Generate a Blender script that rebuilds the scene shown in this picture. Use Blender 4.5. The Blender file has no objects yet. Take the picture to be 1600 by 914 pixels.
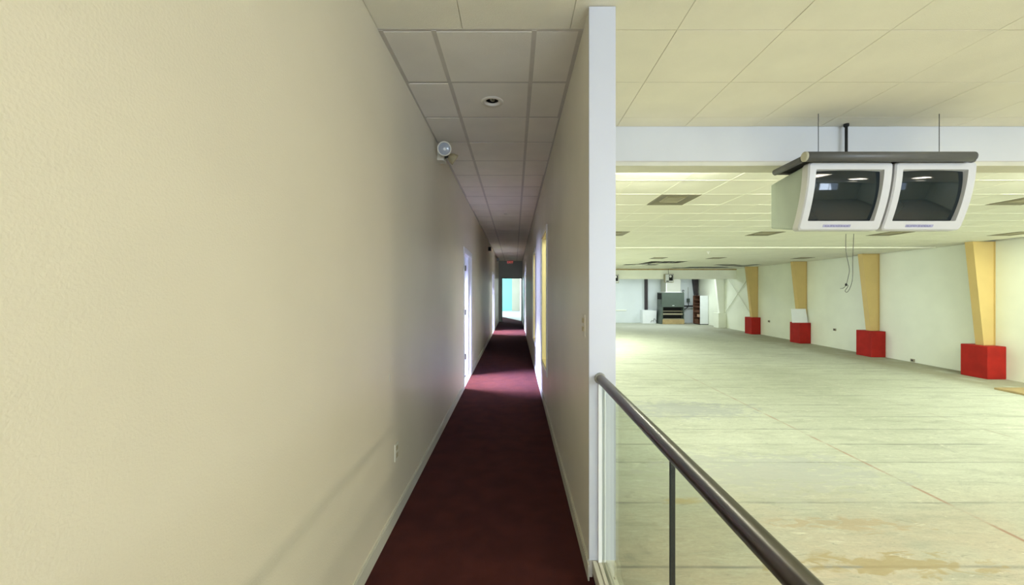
import bpy, bmesh, math, random
from mathutils import Vector
random.seed(7)
S = bpy.context.scene
COL = S.collection
PI = math.pi
# ------------------------------------------------------------------ camera
EYE = 1.57
F = 620.0
cam_d = bpy.data.cameras.new('camera'); cam = bpy.data.objects.new('camera', cam_d); COL.objects.link(cam)
cam.location = (0, 0, EYE); cam.rotation_euler = (PI/2, 0, 0)
cam_d.sensor_width = 36; cam_d.sensor_fit = 'HORIZONTAL'; cam_d.lens = 36*F/1600
cam_d.shift_x = -4/1600; cam_d.shift_y = -2/1600; cam_d.clip_start = 0.02; cam_d.clip_end = 200
S.camera = cam
# ------------------------------------------------------------------ world / exposure
W = bpy.data.worlds.new('world'); S.world = W; W.use_nodes = True
W.node_tree.nodes['Background'].inputs[0].default_value = (0.62, 0.76, 1.0, 1)
W.node_tree.nodes['Background'].inputs[1].default_value = 4.0
S.view_settings.view_transform = 'Standard'; S.view_settings.look = 'None'
S.view_settings.exposure = 0.0; S.view_settings.gamma = 1; S.view_settings.use_curve_mapping = False
WARM = (1.0, 0.90, 0.70); GREENISH = (0.96, 1.0, 0.84); COOL = (0.72, 0.82, 1.0); VIOLET = (0.46, 0.52, 1.0)
LOBBY_W, HALL_W, STRIP_W = 54, 70, 76
def area(name, loc, rot, sx, sy, power, color, spread=PI):
    l = bpy.data.lights.new(name, 'AREA'); l.shape = 'RECTANGLE'; l.size = sx; l.size_y = sy
    l.energy = power; l.color = color; l.spread = spread
    o = bpy.data.objects.new(name, l); COL.objects.link(o); o.location = loc; o.rotation_euler = rot
    return o
# daylight at the window openings of the place, and two added carpet-band lamps
area('daylight_lobby', (5.2, -6.9, 2.0), (PI/2+.25, 0, 0), 7.0, 1.6, 800, COOL)
area('daylight_concourse', (-.2, -6.9, 1.1), (PI/2+.18, 0, 0), .8, 2.0, 110, COOL)
area('daylight_office', (-3.9, 6.9, 1.75), (0, -PI/2, 0), 1.5, 1.1, 40, VIOLET, 1.1)
area('added_lamp_office', (-1.9, 6.9, 2.72), (0, -math.radians(32), 0), .4, .75, 240, VIOLET, .85)  # added lamp under the closed ceiling, throws the violet band onto the carpet
area('added_lamp_side_room', (-1.9, 15.15, 2.72), (0, -math.radians(32), 0), .4, 1.0, 260, VIOLET, .85)  # added lamp below this room's ceiling too, for the second carpet band
area('daylight_side_room', (-3.9, 15.2, 1.75), (0, -PI/2, 0), 1.5, 1.3, 60, VIOLET, 1.2)
area('daylight_end_room', (-3.8, 27.5, 2.0), (0, -PI/2, 0), 1.8, 4.5, 420, (.85, .97, 1.0))

# ------------------------------------------------------------------ helpers
class MB:
    def __init__(s): s.v = []; s.f = []; s.sm = []
    def add(s, vs, fs, smooth=False):
        n = len(s.v); s.v += [tuple(v) for v in vs]; s.f += [tuple(n+i for i in f) for f in fs]; s.sm += [smooth]*len(fs); return s
    def box(s, x0, x1, y0, y1, z0, z1, b=0):
        if x0 > x1: x0, x1 = x1, x0
        if y0 > y1: y0, y1 = y1, y0
        if z0 > z1: z0, z1 = z1, z0
        if b:
            bm = bmesh.new(); bmesh.ops.create_cube(bm, size=1)
            for v in bm.verts:
                v.co = Vector(((x0+x1)/2+v.co.x*(x1-x0), (y0+y1)/2+v.co.y*(y1-y0), (z0+z1)/2+v.co.z*(z1-z0)))
            bmesh.ops.bevel(bm, geom=bm.edges[:], offset=b, segments=2, affect='EDGES', profile=.5)
            bm.verts.index_update()
            s.add([v.co[:] for v in bm.verts], [[v.index for v in f.verts] for f in bm.faces]); bm.free(); return s
        v = [(x0,y0,z0),(x1,y0,z0),(x1,y1,z0),(x0,y1,z0),(x0,y0,z1),(x1,y0,z1),(x1,y1,z1),(x0,y1,z1)]
        return s.add(v, [(0,3,2,1),(4,5,6,7),(0,1,5,4),(1,2,6,5),(2,3,7,6),(3,0,4,7)])
    def hexa(s, bot, top):
        return s.add(list(bot)+list(top), [(0,3,2,1),(4,5,6,7),(0,1,5,4),(1,2,6,5),(2,3,7,6),(3,0,4,7)])
    def prism(s, poly, z0, z1):
        n = len(poly)
        return s.add([(x,y,z0) for x,y in poly]+[(x,y,z1) for x,y in poly],
            [tuple(reversed(range(n))), tuple(range(n,2*n))]+[(i,(i+1)%n,n+(i+1)%n,n+i) for i in range(n)])
    def loft(s, loops, cap0=False, cap1=False, smooth=True):
        n = len(loops[0]); v = [p for l in loops for p in l]; f = []
        for k in range(len(loops)-1):
            for i in range(n):
                j = (i+1) % n; f.append((k*n+i, k*n+j, (k+1)*n+j, (k+1)*n+i))
        s.add(v, f, smooth)
        if cap0: s.add(loops[0], [tuple(reversed(range(n)))])
        if cap1: s.add(loops[-1], [tuple(range(n))])
        return s
    def tube(s, pts, r, n=12, caps=True):
        pts = [Vector(p) for p in pts]; rs = r if isinstance(r, (list, tuple)) else [r]*len(pts)
        loops = []; up = None
        for i, p in enumerate(pts):
            d = (pts[min(i+1, len(pts)-1)]-pts[max(i-1, 0)]).normalized()
            if up is None:
                up = Vector((0,0,1)) if abs(d.z) < .9 else Vector((1,0,0))
            a = d.cross(up).normalized(); b = a.cross(d).normalized(); up = b
            loops.append([tuple(p+a*rs[i]*math.cos(2*PI*k/n)+b*rs[i]*math.sin(2*PI*k/n)) for k in range(n)])
        return s.loft(loops, caps, caps)
    def lathe(s, c, axis, prof, n=24, cap0=True, cap1=True):
        axis = Vector(axis).normalized(); c = Vector(c)
        u = Vector((0,0,1)) if abs(axis.z) < .9 else Vector((1,0,0))
        a = axis.cross(u).normalized(); b = axis.cross(a).normalized()
        loops = [[tuple(c+axis*h+a*r*math.cos(2*PI*k/n)+b*r*math.sin(2*PI*k/n)) for k in range(n)] for r, h in prof]
        return s.loft(loops, cap0, cap1)
OFF = {}
def mesh(mb, m, off):
    me = bpy.data.meshes.new('mesh'); o = Vector(off)
    me.from_pydata([tuple(Vector(v)-o) for v in mb.v], [], mb.f)
    for p, sm in zip(me.polygons, mb.sm): p.use_smooth = sm
    bm = bmesh.new(); bm.from_mesh(me); bmesh.ops.remove_doubles(bm, verts=bm.verts, dist=1e-6)
    bmesh.ops.recalc_face_normals(bm, faces=bm.faces); bm.to_mesh(me); bm.free()
    me.materials.append(m); return me
def part(name, mb, m, parent, label=None, kind=None):
    o = bpy.data.objects.new(name, mesh(mb, m, OFF[parent.name])); COL.objects.link(o); o.parent = parent
    OFF[o.name] = OFF[parent.name]
    if label: o['label'] = label
    if kind: o['kind'] = kind
    return o
def tag(o, label=None, cat=None, group=None, kind=None):
    for k, v in (('label', label), ('category', cat), ('group', group), ('kind', kind)):
        if v: o[k] = v
    return o
def thing(name, loc, label, cat, group=None):
    o = bpy.data.objects.new(name, None); COL.objects.link(o); o.location = loc; OFF[o.name] = tuple(loc)
    o.empty_display_size = .1
    return tag(o, label, cat, group)
def single(name, mb, m, loc, label, cat, group=None):
    o = bpy.data.objects.new(name, mesh(mb, m, loc)); COL.objects.link(o); o.location = loc; OFF[o.name] = tuple(loc)
    return tag(o, label, cat, group)
def struct(name, mb, m, label=None, cat='structure'):
    o = bpy.data.objects.new(name, mesh(mb, m, (0,0,0))); COL.objects.link(o); OFF[o.name] = (0,0,0)
    return tag(o, label, cat, None, 'structure')
def put(px, py, D):  # photograph pixel on the plane y = D
    return (D*(px-804)/F, D, EYE+D*(455-py)/F)
# ------------------------------------------------------------------ materials
def mat(name, col, rough=.6, var=0, scale=3.0, bump=0, bscale=60, metal=0, stretch=(1,1,1), col2=None, emit=None, es=0, coat=0, spec=None, detail=4):
    m = bpy.data.materials.new(name); m.use_nodes = True; nt = m.node_tree; N = nt.nodes; L = nt.links
    b = N['Principled BSDF']; b.inputs['Roughness'].default_value = rough; b.inputs['Metallic'].default_value = metal
    b.inputs['Base Color'].default_value = (*col, 1)
    if spec is not None: b.inputs['Specular IOR Level'].default_value = spec
    if coat: b.inputs['Coat Weight'].default_value = coat
    if emit: b.inputs['Emission Color'].default_value = (*emit, 1); b.inputs['Emission Strength'].default_value = es
    g = N.new('ShaderNodeNewGeometry'); mp = N.new('ShaderNodeMapping'); mp.inputs['Scale'].default_value = stretch
    L.new(g.outputs['Position'], mp.inputs['Vector'])
    if var or col2:
        n = N.new('ShaderNodeTexNoise'); n.inputs['Scale'].default_value = scale; n.inputs['Detail'].default_value = detail
        L.new(mp.outputs[0], n.inputs['Vector'])
        r = N.new('ShaderNodeValToRGB'); r.color_ramp.elements[0].position = .35; r.color_ramp.elements[1].position = .65
        c2 = col2 or tuple(c*(1-var) for c in col)
        r.color_ramp.elements[0].color = (*c2, 1); r.color_ramp.elements[1].color = (*col, 1)
        L.new(n.outputs[0], r.inputs[0]); L.new(r.outputs[0], b.inputs['Base Color'])
    if bump:
        n2 = N.new('ShaderNodeTexNoise'); n2.inputs['Scale'].default_value = bscale; n2.inputs['Detail'].default_value = 3
        L.new(g.outputs['Position'], n2.inputs['Vector'])
        bp = N.new('ShaderNodeBump'); bp.inputs['Strength'].default_value = bump; bp.inputs['Distance'].default_value = .004
        L.new(n2.outputs[0], bp.inputs['Height']); L.new(bp.outputs[0], b.inputs['Normal'])
    return m
def emis(name, col, s):
    return mat(name, (.8,.8,.8), emit=col, es=s)
M = dict(
    wall=mat('cream_wall_paint', (.715,.645,.495), .42, .05, 1.2, .25, 140),
    wall_r=mat('grey_cream_wall_paint', (.78,.74,.62), .40, .07, 1.6, .25, 120),
    white=mat('white_paint', (.55,.555,.585), .45, .03, 2, .05, 60),
    trim=mat('cream_trim_paint', (.62,.60,.49), .4, .06, 5),
    casing=mat('white_casing_paint', (.82,.82,.80), .35, .03, 5),
    tile=mat('ceiling_tile_grey', (.84,.795,.70), .9, .07, 2.5, .8, 260),
    tile2=mat('ceiling_tile_beige', (.88,.84,.69), .9, .05, 3, .8, 220),
    bar=mat('grid_bar_grey', (.58,.54,.47), .6, .08, 9),
    bar2=mat('grid_bar_beige', (.58,.54,.41), .8, .05, 9),
    hwall=mat('pale_green_wall_paint', (.81,.85,.71), .5, .07, .9, .25, 70),
    htile=mat('hall_ceiling_tile', (.82,.82,.71), .9, .05, 1.5, .5, 200),
    hbar=mat('hall_grid_bar', (.84,.84,.72), .5),
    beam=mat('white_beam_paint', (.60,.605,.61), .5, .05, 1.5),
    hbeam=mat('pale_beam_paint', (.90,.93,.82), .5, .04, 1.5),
    brown=mat('brown_wood_strip', (.50,.38,.18), .6, .3, 5),
    yellow=mat('yellow_column_paint', (.60,.45,.18), .5, .06, 2, spec=.2),
    red=mat('red_concrete_paint', (.36,.015,.010), .6, .2, 4, .5, 30, spec=.2),
    backw=mat('bluish_white_panel', (.70,.76,.78), .5, .05, .8),
    dark=mat('dark_steel', (.035,.025,.03), .5, .3, 6),
    black=mat('black_matte', (.008,.008,.008), .8, .2, 10),
    void=mat('void_black', (.012,.011,.009), .95, .3, 4),
    green=mat('grey_green_enamel', (.085,.112,.093), .4, .08, 4),
    tan=mat('tan_board', (.42,.32,.15), .7, .2, 5),
    vent=mat('vent_metal', (.19,.17,.11), .5, .08, 8), vent2=mat('vent_metal_light', (.33,.30,.20), .5, .06, 8),
    rail=mat('brushed_bronze_rail', (.17,.145,.12), .33, .10, 14, 0, 1, metal=.9, stretch=(1,.08,1)),
    steel=mat('steel_flange', (.5,.5,.46), .35, .1, 12, metal=.9),
    gasket=mat('black_gasket', (.01,.01,.01), .5, .2, 20),
    tvcase=mat('light_grey_plastic', (.52,.52,.53), .4, .03, 6, .08, 300),
    tvbody=mat('grey_green_plastic', (.30,.35,.29), .5, .04, 6, .08, 300),
    tube=mat('dark_grey_tube', (.085,.085,.082), .42, .1, 12),
    tubecap=mat('beige_end_cap', (.42,.40,.30), .5, .05, 12),
    lilac=mat('lilac_label', (.33,.33,.50), .5, .3, 40), lilac2=mat('dark_lilac_marks', (.18,.17,.30), .5, .1, 40),
    crt=mat('crt_glass', (.008,.014,.018), .05, .2, 4, spec=.42),
    plastic=mat('ivory_plastic', (.72,.68,.56), .4, .04, 9), amber=mat('yellowed_plastic', (.50,.42,.24), .45, .2, 14),
    slot=mat('dark_slot', (.05,.045,.04), .6, .1, 9),
    lens=mat('lamp_lens', (.36,.38,.41), .15, .1, 60, coat=.5), chrome=mat('chrome_reflector', (.8,.8,.8), .12, .05, 30, metal=1),
    bulb=mat('frosted_bulb', (.85,.85,.82), .3, .03, 20),
    wood=mat('rust_brown_wood', (.17,.075,.04), .6, .3, 6), card=mat('pinkish_cardboard', (.55,.36,.24), .8, .1, 5),
    paper=mat('white_board', (.80,.84,.85), .6, .03, 4),
    teal=mat('teal_wall_paint', (.25,.66,.58), .5, .05, 1), beige=mat('beige_panel', (.50,.50,.38), .5, .06, 1),
    brightfloor=mat('pale_vinyl_floor', (.75,.76,.80), .35, .05, 1),
    hinge=mat('hinge_brass', (.22,.19,.13), .35, .1, 20, metal=.8),
    exitm=mat('exit_housing', (.45,.44,.42), .5, .05, 9), exitred=emis('exit_red', (1,.05,.04), .6),
    jamb=mat('hall_lit_yellow_jamb', (.72,.58,.26), .5, .06, 4),  # yellow hall light on the reveals is put into this colour
    frame_dark=mat('dark_door_frame', (.10,.12,.10), .4, .1, 6),
    diff=emis('lamp_diffuser', (1,.95,.82), 9.0), diffc=emis('strip_diffuser', (.95,1,.88), 5.0),
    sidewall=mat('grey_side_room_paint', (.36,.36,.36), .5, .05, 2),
    wire=mat('dark_wire', (.05,.05,.045), .5, .1, 20),
)
# carpet
def carpet():
    m = mat('maroon_carpet', (.078,.019,.009), .95, .25, 6, 0, 1, spec=.04); nt = m.node_tree; N = nt.nodes; L = nt.links
    g = N.new('ShaderNodeNewGeometry'); b = N['Principled BSDF']
    n = N.new('ShaderNodeTexNoise'); n.inputs['Scale'].default_value = 380; L.new(g.outputs['Position'], n.inputs['Vector'])
    bp = N.new('ShaderNodeBump'); bp.inputs['Strength'].default_value = .9; bp.inputs['Distance'].default_value = .006
    L.new(n.outputs[0], bp.inputs['Height']); L.new(bp.outputs[0], b.inputs['Normal'])
    b.inputs['Sheen Weight'].default_value = .10; b.inputs['Sheen Roughness'].default_value = .4; b.inputs['Sheen Tint'].default_value = (.40,.36,.66,1)
    return m
M['carpet'] = carpet()
# concrete floor with ghost marks of the old lane sleepers, a red seam and stains
def concrete():
    m = bpy.data.materials.new('bare_concrete'); m.use_nodes = True; nt = m.node_tree; N = nt.nodes; L = nt.links
    b = N['Principled BSDF']; b.inputs['Roughness'].default_value = .75; b.inputs['Specular IOR Level'].default_value = .3
    g = N.new('ShaderNodeNewGeometry'); sep = N.new('ShaderNodeSeparateXYZ'); L.new(g.outputs['Position'], sep.inputs[0])
    X, Y = sep.outputs[0], sep.outputs[1]
    def math_(op, a, c=None, clamp=False):
        n = N.new('ShaderNodeMath'); n.operation = op; n.use_clamp = clamp
        for i, q in enumerate((a, c)):
            if q is None: continue
            if isinstance(q, (int, float)): n.inputs[i].default_value = q
            else: L.new(q, n.inputs[i])
        return n.outputs[0]
    def noise(scale, st=(1,1,1), det=5, dist=0, rough=.55, loc=(0,0,0)):
        mp = N.new('ShaderNodeMapping'); mp.inputs['Scale'].default_value = st; mp.inputs['Location'].default_value = loc
        L.new(g.outputs['Position'], mp.inputs[0])
        n = N.new('ShaderNodeTexNoise'); n.inputs['Scale'].default_value = scale; n.inputs['Detail'].default_value = det
        n.inputs['Distortion'].default_value = dist; n.inputs['Roughness'].default_value = rough
        L.new(mp.outputs[0], n.inputs['Vector']); return n.outputs[0]
    def ramp(v, p0, p1):
        r = N.new('ShaderNodeMapRange'); r.inputs[1].default_value = p0; r.inputs[2].default_value = p1
        L.new(v, r.inputs[0]); return r.outputs[0]
    def mix(fac, c1, c2):
        n = N.new('ShaderNodeMix'); n.data_type = 'RGBA'
        if isinstance(fac, (int, float)): n.inputs[0].default_value = fac
        else: L.new(fac, n.inputs[0])
        for i, c in ((6, c1), (7, c2)):
            if isinstance(c, tuple): n.inputs[i].default_value = (*c, 1)
            else: L.new(c, n.inputs[i])
        return n.outputs[2]
    big = noise(.35, (1,1,1), 3)
    c = mix(ramp(big, .35, .65), (.45,.48,.385), (.54,.575,.475))
    # older tan concrete close to the foul line
    tan = math_('MULTIPLY', ramp(Y, 5.0, 3.2), ramp(noise(.9, (1,1,1), 4), .3, .55))
    c = mix(math_('MULTIPLY', tan, .85), c, (.56,.49,.37))
    # fine smears, stretched across the lanes
    sm = ramp(noise(2.6, (.3,1.7,1), 8, .6, .68), .48, .72)
    c = mix(math_('MULTIPLY', sm, .68), c, (.32,.335,.27))
    sm2 = ramp(noise(6, (.5,1.3,1), 8, 1.0, .7, (3,5,0)), .52, .74)
    c = mix(math_('MULTIPLY', sm2, .5), c, (.70,.72,.60))
    sm3 = ramp(noise(1.1, (.8,1,1), 9, 1.5, .75, (9,2,0)), .58, .72)
    c = mix(math_('MULTIPLY', sm3, .6), c, (.26,.28,.25))
    gr = ramp(noise(38, (.7,1.3,1), 6, .5, .7, (2,8,0)), .42, .68)
    c = mix(math_('MULTIPLY', gr, .28), c, (.27,.28,.23))
    sp = ramp(noise(9, (.35,2.2,1), 7, 2.0, .75, (7,1,0)), .57, .66)
    c = mix(math_('MULTIPLY', sp, .55), c, (.22,.235,.20))
    sp2 = ramp(noise(4, (.4,1.5,1), 8, 2.5, .7, (4,6,0)), .60, .66)
    c = mix(math_('MULTIPLY', sp2, .5), c, (.74,.75,.62))
    # cross marks of sleepers
    wob = math_('MULTIPLY', math_('SUBTRACT', noise(1.2, (1,.2,1), 4), .5), .05)
    Yw = math_('ADD', Y, wob)
    br = ramp(noise(.9, (1,3,1), 5, 0, .6, (1,7,0)), .38, .62)
    line = None
    for y0 in SEAMS:
        d = ramp(math_('ABSOLUTE', math_('SUBTRACT', Yw, y0)), .022+.0015*y0, .004)
        line = d if line is None else math_('MAXIMUM', line, d)
    c = mix(math_('MULTIPLY', math_('MULTIPLY', line, br), .75), c, (.20,.21,.19))
    # long seams
    for x0, colr, w, k in ((4.8, (.33,.15,.10), .035, .75), (8.0, (.30,.24,.18), .035, .5)):
        d = ramp(math_('ABSOLUTE', math_('SUBTRACT', math_('ADD', X, wob), x0)), w, .005)
        c = mix(math_('MULTIPLY', math_('MULTIPLY', math_('MULTIPLY', d, ramp(noise(2.5, (1,1,1), 6), .35, .6)), ramp(Y, 16, 4)), k), c, colr)
    # stains with a place of their own
    for sx, sy, rx, ry, colr, k in ((3.2,3.42,.75,.12,(.38,.31,.16),.75), (3.3,4.0,.6,.10,(.44,.35,.22),.6), (3.4,5.2,1.2,.5,(.40,.42,.40),.7),
                                    (1.9,4.45,.22,.07,(.46,.39,.2),.8), (3.3,7.9,1.4,.5,(.34,.36,.37),.65), (2.6,4.9,1.2,.5,(.45,.46,.40),.45)):
        dx = math_('DIVIDE', math_('SUBTRACT', X, sx), rx); dy = math_('DIVIDE', math_('SUBTRACT', Y, sy), ry)
        d = math_('SQRT', math_('ADD', math_('MULTIPLY', dx, dx), math_('MULTIPLY', dy, dy)))
        d = math_('ADD', d, math_('MULTIPLY', math_('SUBTRACT', noise(5, (.8,2,1), 7, 1), .5), 4.5))
        c = mix(math_('MULTIPLY', ramp(d, 1.15, .6), k), c, colr)
    # browner walkway beside the wall, darker tone towards the far end
    side = math_('MULTIPLY', ramp(X, 11.2, 11.9), ramp(noise(1.3), .25, .5))
    c = mix(math_('MULTIPLY', side, .7), c, (.28,.27,.18))
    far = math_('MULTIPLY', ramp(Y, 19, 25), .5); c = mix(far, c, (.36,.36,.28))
    L.new(c, b.inputs['Base Color'])
    bp = N.new('ShaderNodeBump'); bp.inputs['Strength'].default_value = .35; bp.inputs['Distance'].default_value = .01
    L.new(noise(14, (.6,1.2,1), 8), bp.inputs['Height']); L.new(bp.outputs[0], b.inputs['Normal'])
    return m
SEAMS = [2.35, 3.38, 4.41, 5.45, 6.09, 6.76, 7.43, 8.2, 8.93, 9.7, 10.5, 11.3, 12.1, 12.9, 13.8, 14.7]
M['concrete'] = concrete()
def glass(name, tint, gl=.10):
    m = bpy.data.materials.new(name); m.use_nodes = True; N = m.node_tree.nodes; L = m.node_tree.links; N.clear()
    o = N.new('ShaderNodeOutputMaterial'); t = N.new('ShaderNodeBsdfTransparent'); t.inputs[0].default_value = (*tint, 1)
    g = N.new('ShaderNodeBsdfGlossy'); g.inputs['Roughness'].default_value = .02; g.inputs[0].default_value = (.9,.95,.9,1)
    lw = N.new('ShaderNodeLayerWeight'); lw.inputs[0].default_value = .5
    pw = N.new('ShaderNodeMath'); pw.operation = 'POWER'; pw.inputs[1].default_value = 5; L.new(lw.outputs['Facing'], pw.inputs[0])
    ml = N.new('ShaderNodeMath'); ml.operation = 'MULTIPLY_ADD'; ml.inputs[1].default_value = .8; ml.inputs[2].default_value = .03; L.new(pw.outputs[0], ml.inputs[0])
    mx = N.new('ShaderNodeMixShader'); L.new(ml.outputs[0], mx.inputs[0]); L.new(t.outputs[0], mx.inputs[1]); L.new(g.outputs[0], mx.inputs[2])
    L.new(mx.outputs[0], o.inputs[0])
    return m
M['glass'] = glass('greenish_glass', (.95,.972,.948)); M['pane'] = glass('window_glass', (.95,.97,.97))

# ================================================================== STRUCTURE
XL = -.815; XR = .41; XR2 = .549; YE = 2.18; ZC = EYE+1.56; ZH = EYE+1.36; ZF = EYE-2.35
YB = -6.0; YEND = 20.5; YBACK = 29.5
def wx(y): return 12.8+.028*y     # hall's right wall
# --- walls
lw = MB(); T = .12; xo = XL-T
lw.box(xo, XL, YB, 6.38, 0, ZC+.1); lw.box(xo, XL, 6.38, 7.43, 2.22, ZC+.1)
lw.box(xo, XL, 7.43, 14.4, 0, ZC+.1); lw.box(xo, XL, 14.4, 15.9, 2.22, ZC+.1); lw.box(xo, XL, 15.9, YEND, 0, ZC+.1)
struct('wall_left', lw, M['wall'], 'long cream painted wall along the left of the corridor', 'wall')
rw = MB(); TOP = ZC+.1
for y0, y1 in ((YE, 5.0), (5.9, 7.75), (8.6, 14.2), (15.7, YEND)): rw.box(XR, XR2, y0, y1, ZF if y0 > 3 else ZF, TOP)
for y0, y1 in ((5.0, 5.9), (7.75, 8.6)): rw.box(XR, XR2, y0, y1, ZF, .54); rw.box(XR, XR2, y0, y1, 2.36, TOP)
rw.box(XR, XR2, 14.2, 15.7, ZF, 0); rw.box(XR, XR2, 14.2, 15.7, 2.22, TOP)
struct('wall_right', rw, M['wall_r'], 'cream wall between corridor and hall, with tall openings', 'wall')
ec = MB().box(XR-.004, XR2+.004, YE-.014, YE, .1, ZC-.004, .003)
struct('trim_1', ec, M['white'], 'white painted end cap of the dividing wall', 'trim')
hl = MB().box(XR, XR2, YEND, YBACK, ZF, TOP+.3)
struct('wall_hall_left', hl, M['hwall'], 'hall wall beyond the corridor end', 'wall')
hr = MB()
hr.hexa([(wx(YB), YB, ZF), (wx(YB)+.2, YB, ZF), (wx(YBACK)+.2, YBACK, ZF), (wx(YBACK), YBACK, ZF)],
        [(wx(YB), YB, 3.6), (wx(YB)+.2, YB, 3.6), (wx(YBACK)+.2, YBACK, 3.6), (wx(YBACK), YBACK, 3.6)])
struct('wall_hall_right', hr, M['hwall'], 'long pale green wall with yellow columns on red footings', 'wall')
struct('wall_hall_back', MB().box(XR, 14.2, YBACK, YBACK+.2, ZF, 3.6), M['backw'], 'bluish white wall at the far end of the hall', 'wall')
# rear wall with windows (behind the camera)
bw = MB(); z0, z1 = 1.3, 2.9
bw.box(XL-T, 14.2, YB-.2, YB, z1, 3.6)
bw.box(.6, 14.2, YB-.2, YB, ZF, z0)
xs = [1.7, 3.9, 4.3, 6.5, 6.9, 9.1]
bw.box(.6, xs[0], YB-.2, YB, z0, z1); bw.box(xs[1], xs[2], YB-.2, YB, z0, z1); bw.box(xs[3], xs[4], YB-.2, YB, z0, z1); bw.box(xs[5], 14.2, YB-.2, YB, z0, z1)
bw.box(XL-T, -.62, YB-.2, YB, 0, z1); bw.box(.24, .6, YB-.2, YB, 0, z1); bw.box(-.62, .24, YB-.2, YB, 2.3, z1)
struct('wall_rear', bw, M['hwall'], None, 'wall')
for i in range(3):
    w = MB(); a, b = xs[2*i], xs[2*i+1]
    w.box(a, b, YB-.12, YB-.08, z0, z0+.05); w.box(a, b, YB-.12, YB-.08, z1-.05, z1); w.box(a, a+.05, YB-.12, YB-.08, z0, z1); w.box(b-.05, b, YB-.12, YB-.08, z0, z1); w.box((a+b)/2-.025, (a+b)/2+.025, YB-.12, YB-.08, z0, z1)
    o = struct('window_%d' % (i+1), w, M['casing'], 'rear window behind the viewpoint', 'window'); part('pane', MB().box(a+.05, b-.05, YB-.103, YB-.097, z0+.05, z1-.05), M['pane'], o)
# --- floors
struct('floor', MB().prism([(XL, YB), (XR2, YB), (XR2, YE), (XR, YE), (XR, YEND+.02), (XR, 20.8), (XL+.13, 24.2), (XL, 24.3)], -.06, 0), M['carpet'], 'dark maroon carpet running down the corridor', 'floor')
fl = MB().box(.3, 14.2, YB-.2, YBACK+.2, ZF-.2, ZF-.004)
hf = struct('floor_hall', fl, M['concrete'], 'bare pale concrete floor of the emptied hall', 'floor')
xsl = [XR2, 4.8, 8.0, 11.35]
rows = [YB, -3, 0]+SEAMS
for i in range(len(rows)-1):
    for j in range(4):
        g = .001; a = xsl[j]+(g if j else 0); y0 = rows[i]+g; y1 = rows[i+1]-g
        if j < 3: part('concrete_slab', MB().box(a, xsl[j+1]-g, y0, y1, ZF-.004, ZF), M['concrete'], hf)
        else: part('concrete_slab', MB().prism([(a, y0), (wx(y0), y0), (wx(y1), y1), (a, y1)], ZF-.004, ZF), M['concrete'], hf)
for j in range(4):
    y0 = SEAMS[-1]+.001; a = xsl[j]+(.001 if j else 0)
    b0 = xsl[j+1]-.001 if j < 3 else wx(y0); b1 = xsl[j+1]-.001 if j < 3 else wx(YBACK)
    part('concrete_slab', MB().prism([(a, y0), (b0, y0), (b1, YBACK), (a, YBACK)], ZF-.004, ZF), M['concrete'], hf)
struct('wall_platform', MB().box(XR2-.05, XR2, YB, YE, ZF, -.06), M['hwall'], None, 'wall')
struct('floor_landing', MB().box(XR2, 1.6, 13.6, 16.3, ZF, 0), M['concrete'], None, 'floor')
# --- side rooms seen through the doors
def room(name, x0, x1, y0, y1, wy0, wy1, m, floor_m):
    # floor, side walls, ceiling and a window wall on the far side; the corridor wall closes it
    r = MB(); h = 2.75
    r.box(x0, x1, y0-.1, y0, 0, h); r.box(x0, x1, y1, y1+.1, 0, h); r.box(x0, x1, y0-.1, y1+.1, h, h+.1)
    r.box(x0-.1, x0, y0-.1, wy0, -.06, h); r.box(x0-.1, x0, wy1, y1+.1, -.06, h); r.box(x0-.1, x0, wy0, wy1, -.06, 1.0); r.box(x0-.1, x0, wy0, wy1, 2.5, h)
    struct('wall_'+name, r, m, None, 'wall')
    struct('floor_'+name, MB().box(x0, x1, y0, y1, -.06, 0), floor_m, None, 'floor')
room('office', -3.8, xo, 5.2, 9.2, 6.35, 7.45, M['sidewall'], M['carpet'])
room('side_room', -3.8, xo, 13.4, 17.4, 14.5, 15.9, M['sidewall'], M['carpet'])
# end room with teal wall
er = MB(); h = 3.2
er.box(-4, XR, 31.9, 32.0, 0, h); struct('wall_end_room', er, M['teal'], 'bright teal wall seen through the last doorway', 'wall')
es = MB(); es.box(-4.1, -4, 25.2-.6, 25.2, 0, h); es.box(-4.1, -4, 30, 32, 0, h); es.box(-4.1, -4, 20.62, 24.7, 0, h)
es.box(-4.1, -4, 25.2, 30, 0, 1.0); es.box(-4.1, -4, 25.2, 30, 2.95, h); es.box(-4.1, xo, 20.5, 20.62, 0, h); es.box(-4.1, XR, 20.5, 32, h+.02, h+.12)
es.box(XR, XR2, YBACK, 32, 0, h)
struct('wall_end_room_side', es, M['white'], None, 'wall')
struct('floor_end_room', MB().prism([(-4, 20.62), (XL, 20.62), (XL, 24.3), (XL+.13, 24.2), (XR, 20.8), (XR, 31.9), (-4, 31.9)], -.06, -.002), M['brightfloor'], 'bright pale floor beyond the last doorway', 'floor')
pn = put(800, 486, 31.7); pe = put(813.5, 486, 31.7)
single('partition_panel', MB().box(pn[0], pe[0], 31.72, 31.88, 0, 2.72, .01), M['beige'], ((pn[0]+pe[0])/2, 31.8, 0), 'tall beige panel against the teal wall beyond the last doorway', 'panel')
area_end = MB()
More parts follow.
